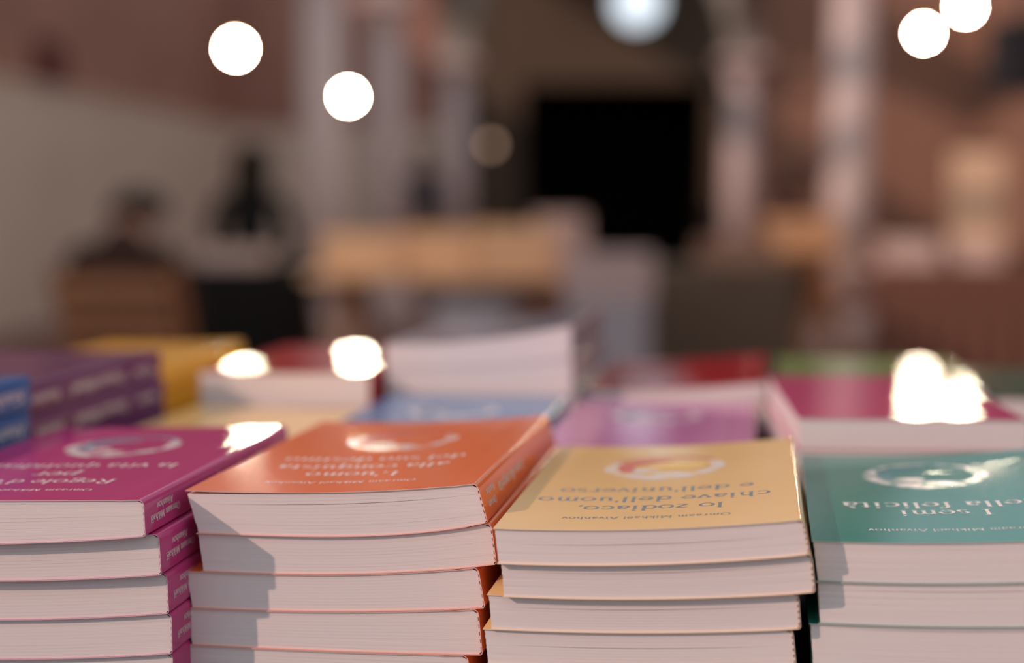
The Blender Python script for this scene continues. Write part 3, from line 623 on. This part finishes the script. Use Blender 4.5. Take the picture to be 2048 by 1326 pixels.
# ------------------------------------------------------------------ people
SKIN = mat('skin', (.42, .22, .15), .6, .4)
def mix(a, b, t): return tuple(a[i] + (b[i] - a[i]) * t for i in range(3))
def person(label, loc, rz, J, shirt, trousers, hair_col, hair_len=.0, vol=1.0):
    """J: joint positions; the body is grown from them as one continuous surface"""
    root = thing('person', label, 'person', loc, rz)
    bm = bmesh.new(); sk = bm.verts.layers.skin.verify()
    vs = {}; bones = []
    def V(n_, p, r, r2=None):
        v = bm.verts.new(p); v[sk].radius = (r, r2 or r); vs[n_] = (v, p); return v
    def B(a, c, k): bm.edges.new((vs[a][0], vs[c][0])); bones.append((Vector(vs[a][1]), Vector(vs[c][1]), k))
    V('pel', J['pel'], .135, .105); vs['pel'][0][sk].use_root = True
    V('spine', mix(J['pel'], J['chest'], .5), .125, .095); V('chest', J['chest'], .15, .105); V('neck0', J['neck'], .062); hd = Vector(J['head'])
    up = (hd - Vector(J['neck'])).normalized(); fw = Vector(J.get('face', (0, -1, 0))).normalized()
    V('jaw', hd - up * .05 + fw * .015, .066, .075); V('crown', hd + up * .045, .078, .092); V('top', hd + up * .10, .045, .055)
    V('nose', hd - up * .01 + fw * .105, .012)
    B('pel', 'spine', 1); B('spine', 'chest', 1); B('chest', 'neck0', 1); B('neck0', 'jaw', 0); B('jaw', 'crown', 0); B('crown', 'top', 0); B('jaw', 'nose', 0)
    for s, sg in (('l', -1), ('r', 1)):
        sh, el, wr, hn = (J[k + s] for k in ('sh', 'el', 'wr', 'hn'))
        V('sh' + s, sh, .062); V('ua' + s, mix(sh, el, .5), .05); V('el' + s, el, .042); V('fa' + s, mix(el, wr, .45), .040); V('wr' + s, wr, .027); V('hn' + s, hn, .036, .018)
        B('chest', 'sh' + s, 1); B('sh' + s, 'ua' + s, 1); B('ua' + s, 'el' + s, 1); B('el' + s, 'fa' + s, 1); B('fa' + s, 'wr' + s, 1); B('wr' + s, 'hn' + s, 0)
        d = (Vector(hn) - Vector(wr)).normalized(); side = d.cross(Vector((0, 0, 1)) if abs(d.z) < .8 else Vector((0, 1, 0))).normalized(); dn = Vector((0, 0, -1)) if abs(d.z) < .8 else Vector((0, -1, 0))
        for q, (off, ln) in enumerate(((-.03, .066), (-.011, .078), (.009, .074), (.028, .058))):
            a = Vector(hn) + d * .034 + side * off; c = a + d * ln * .55; e = c + d * ln * .35 + dn * ln * .3
            V(f'f{s}{q}a', a, .0085); V(f'f{s}{q}b', c, .008); V(f'f{s}{q}c', e, .007)
            B('hn' + s, f'f{s}{q}a', 0); B(f'f{s}{q}a', f'f{s}{q}b', 0); B(f'f{s}{q}b', f'f{s}{q}c', 0)
        a = Vector(wr) + d * .02 + side * -sg * .04; c = a + d * .05 + side * -sg * .012
        V(f't{s}a', a, .010); V(f't{s}b', c, .008); B('wr' + s, f't{s}a', 0); B(f't{s}a', f't{s}b', 0)
        hp, kn, an, to = (J[k + s] for k in ('hp', 'kn', 'an', 'to'))
        V('hp' + s, hp, .095); V('th' + s, mix(hp, kn, .5), .078); V('kn' + s, kn, .056); V('ca' + s, mix(kn, an, .35), .054); V('an' + s, an, .038); V('to' + s, to, .036, .026)
        B('pel', 'hp' + s, 2); B('hp' + s, 'th' + s, 2); B('th' + s, 'kn' + s, 2); B('kn' + s, 'ca' + s, 2); B('ca' + s, 'an' + s, 2); B('an' + s, 'to' + s, 3)
    me = bpy.data.meshes.new('body_cage'); bm.to_mesh(me); bm.free()
    tmp = bpy.data.objects.new('body_cage', me); C.objects.link(tmp)
    tmp.modifiers.new('s', 'SKIN').use_smooth_shade = True; sd = tmp.modifiers.new('d', 'SUBSURF'); sd.levels = 1; sd.render_levels = 1
    dg = bpy.context.evaluated_depsgraph_get(); dg.update()
    me2 = bpy.data.meshes.new_from_object(tmp.evaluated_get(dg)); bpy.data.objects.remove(tmp); bpy.data.meshes.remove(me)
    me2.name = 'body'; me2.materials.clear()
    for m in (SKIN, shirt, trousers, M['ink']): me2.materials.append(m)
    for p in me2.polygons:
        best = min(bones, key=lambda b_: seg_d(p.center, b_[0], b_[1])); p.material_index = best[2]; p.use_smooth = True
    o = bpy.data.objects.new('body', me2); C.objects.link(o); o.parent = root
    # hair: a cap over crown and nape
    hm = MB(); n, rings = 18, 9; rt = fw.cross(up).normalized()
    prof = []
    for j in range(rings):
        th = math.radians(4 + 112 * j / (rings - 1))
        for k in range(n):
            ph = 2 * math.pi * k / n
            frontness = math.cos(ph)                       # 1 towards the face
            t2 = th * (1 - .40 * max(0, frontness) ** .7)
            p = hd + up * .035 + (rt * math.sin(ph) * .092 * vol + fw * math.cos(ph) * .106 * (1 + (vol - 1) * .5)) * math.sin(t2) + up * .105 * (1 + (vol - 1) * .5) * math.cos(t2)
            if frontness < .2 and j > 5: p -= up * hair_len * (j - 5) / 3
            prof.append(p)
    hm.add(prof, [(j * n + k, (j + 1) * n + k, (j + 1) * n + (k + 1) % n, j * n + (k + 1) % n) for j in range(rings - 1) for k in range(n)] + [tuple(range(n))])
    ho = hm.build('hair', mat('hair', hair_col, .8, .1, bump=.3, bscale=300, stretch=(1, 1, .2)), root, True)
    so = ho.modifiers.new('t', 'SOLIDIFY'); so.thickness = .012; so.offset = 0
    for sg in (-1, 1):
        e = MB(); c = hd + fw * .083 + rt * sg * .031 + up * .012
        e.lathe([(.004, -.011), (.010, -.006), (.012, 0), (.010, .006), (.004, .011)], 10)
        eo = e.build('eye', M['ink'], root, True); eo.location = c
    return root
def seg_d(p, a, b_):
    ab = b_ - a; t = max(0, min(1, (p - a).dot(ab) / max(ab.length_squared, 1e-9))); return (p - a - ab * t).length
def seated(seat=.46, lean=0, headdrop=0):
    J = dict(pel=(0, 0, seat + .10), chest=(0, -lean, seat + .46), neck=(0, -lean * 1.3, seat + .60), head=(0, -lean * 1.5 - .015 - headdrop, seat + .74 - headdrop * .6), face=(0, -1, -headdrop * 4))
    for s, sg in (('l', -1), ('r', 1)):
        J['sh' + s] = (sg * .18, -lean * 1.1, seat + .52); J['el' + s] = (sg * .25, -.06 - lean, seat + .26); J['wr' + s] = (sg * .14, -.27 - lean, seat + .20); J['hn' + s] = (sg * .10, -.34 - lean, seat + .19)
        J['hp' + s] = (sg * .095, -.02, seat + .08); J['kn' + s] = (sg * .13, -.43, seat + .06); J['an' + s] = (sg * .13, -.40, .08); J['to' + s] = (sg * .14, -.55, .035)
    return J
def standing():
    J = dict(pel=(0, 0, .95), chest=(0, .01, 1.30), neck=(0, 0, 1.46), head=(0, -.015, 1.59))
    for s, sg in (('l', -1), ('r', 1)):
        J['sh' + s] = (sg * .18, 0, 1.38); J['el' + s] = (sg * .23, .02, 1.10); J['wr' + s] = (sg * .22, -.10, .88); J['hn' + s] = (sg * .21, -.13, .81)
        J['hp' + s] = (sg * .09, 0, .90); J['kn' + s] = (sg * .10, -.015, .50); J['an' + s] = (sg * .10, .02, .08); J['to' + s] = (sg * .11, -.14, .035)
    return J
BROWN_J = mat('dark_brown_jacket', (.05, .022, .016), .85, .2, noise=.2, nscale=30)
BLACK_J = mat('black_jersey', (.006, .006, .007), .9, .2, noise=.2, nscale=30)
NAVY_J = mat('navy_jacket', (.012, .016, .045), .85, .2, noise=.2, nscale=30)
MAROON_J = mat('maroon_jumper', (.05, .015, .016), .85, .2, noise=.2, nscale=30)
TR = mat('dark_trousers', (.012, .011, .014), .9, .2)
DK = (.012, .008, .006)
x, y = at(222, 5.2)
chair(275, 5.2, math.pi - .1, 'amber folding chair under the person in brown', M['wood2'])
person('person with dark hair and brown jacket sitting on a folding chair', (x, y, 0), math.pi - .1, seated(.445, .12, .10), BROWN_J, mat('rust_trousers', (.30, .11, .045), .85, .2), DK, .05, 1.12).scale = (.94,) * 3
x, y = at(500, 8.75)
stool(500, 8.75, .56, 'tall dark stool under the person in black', M['ink'])
person('person with long dark hair dressed in black sitting behind the dark fronted table', (x, y, 0), math.pi, seated(.58, .05, .02), BLACK_J, TR, DK, .17, 1.22)
x, y = at(848, 17.4)
person('person in a navy jacket standing far off by the left arcade', (x, y, 0), .2, standing(), NAVY_J, TR, DK)
x, y = at(1590, 11.3)
chair(1590, 11.3, math.pi, 'folding chair behind the table with splayed legs', M['wood2'])
person('person in a maroon jumper sitting behind the splayed leg table', (x, y, 0), math.pi, seated(.445, .04, .02), MAROON_J, TR, DK, .06)

# ------------------------------------------------------------------ things on and by the walls
o = thing('wall_sign', 'small dark red sign high on the left wall', 'sign', hall(-5.1, 12.9, 2.16), -HA)
RED = mat('dark_red_enamel', (.13, .02, .02), .5, .4)
MB().box(.0, .03, -.32, .32, 0, .34).build('panel', RED, o)
for z0, z1 in ((-.02, 0), (.34, .36)): MB().box(.0, .04, -.34, .34, z0, z1).build('frame_rail', RED, o)
x, y = at(2040, 5.4); z = zat(180, 5.4)
o = thing('loudspeaker', 'black loudspeaker hanging at the top right', 'loudspeaker', (x, y, z), .2)
SPK = mat('black_plastic', (.008, .008, .014), .6, .4)
MB().box(-.10, .10, -.10, .10, 0, .25).build('cabinet', SPK, o)
MB().box(-.09, .09, -.11, -.10, .012, .238).build('grille', SPK, o)
MB().tube((0, 0, .25), (0, 0, 4.6 - z), .012, n=8).build('hanging_rod', SPK, o)
x, y = at(1950, 10.4)
o = thing('banner_stand', 'cream roll-up banner added for the warm lit patch right of the right column', 'banner', (x, y, 0), -.1)  # added banner: its cream colour stands in for a warm lit patch
CREAM = mat('lit_patch_cream', (.86, .62, .44), .8, .2, noise=.05, nscale=4)
MB().box(-.23, .23, -.04, .04, 0, .06).build('base_cassette', SPK, o)
MB().box(-.19, .19, -.003, .003, .06, 1.46).build('lit_patch_sheet', CREAM, o)
MB().box(-.195, .195, -.008, .008, 1.46, 1.485).build('top_rail', SPK, o)
MB().tube((0, .02, .05), (0, .02, 1.47), .008, n=8).build('pole', SPK, o)
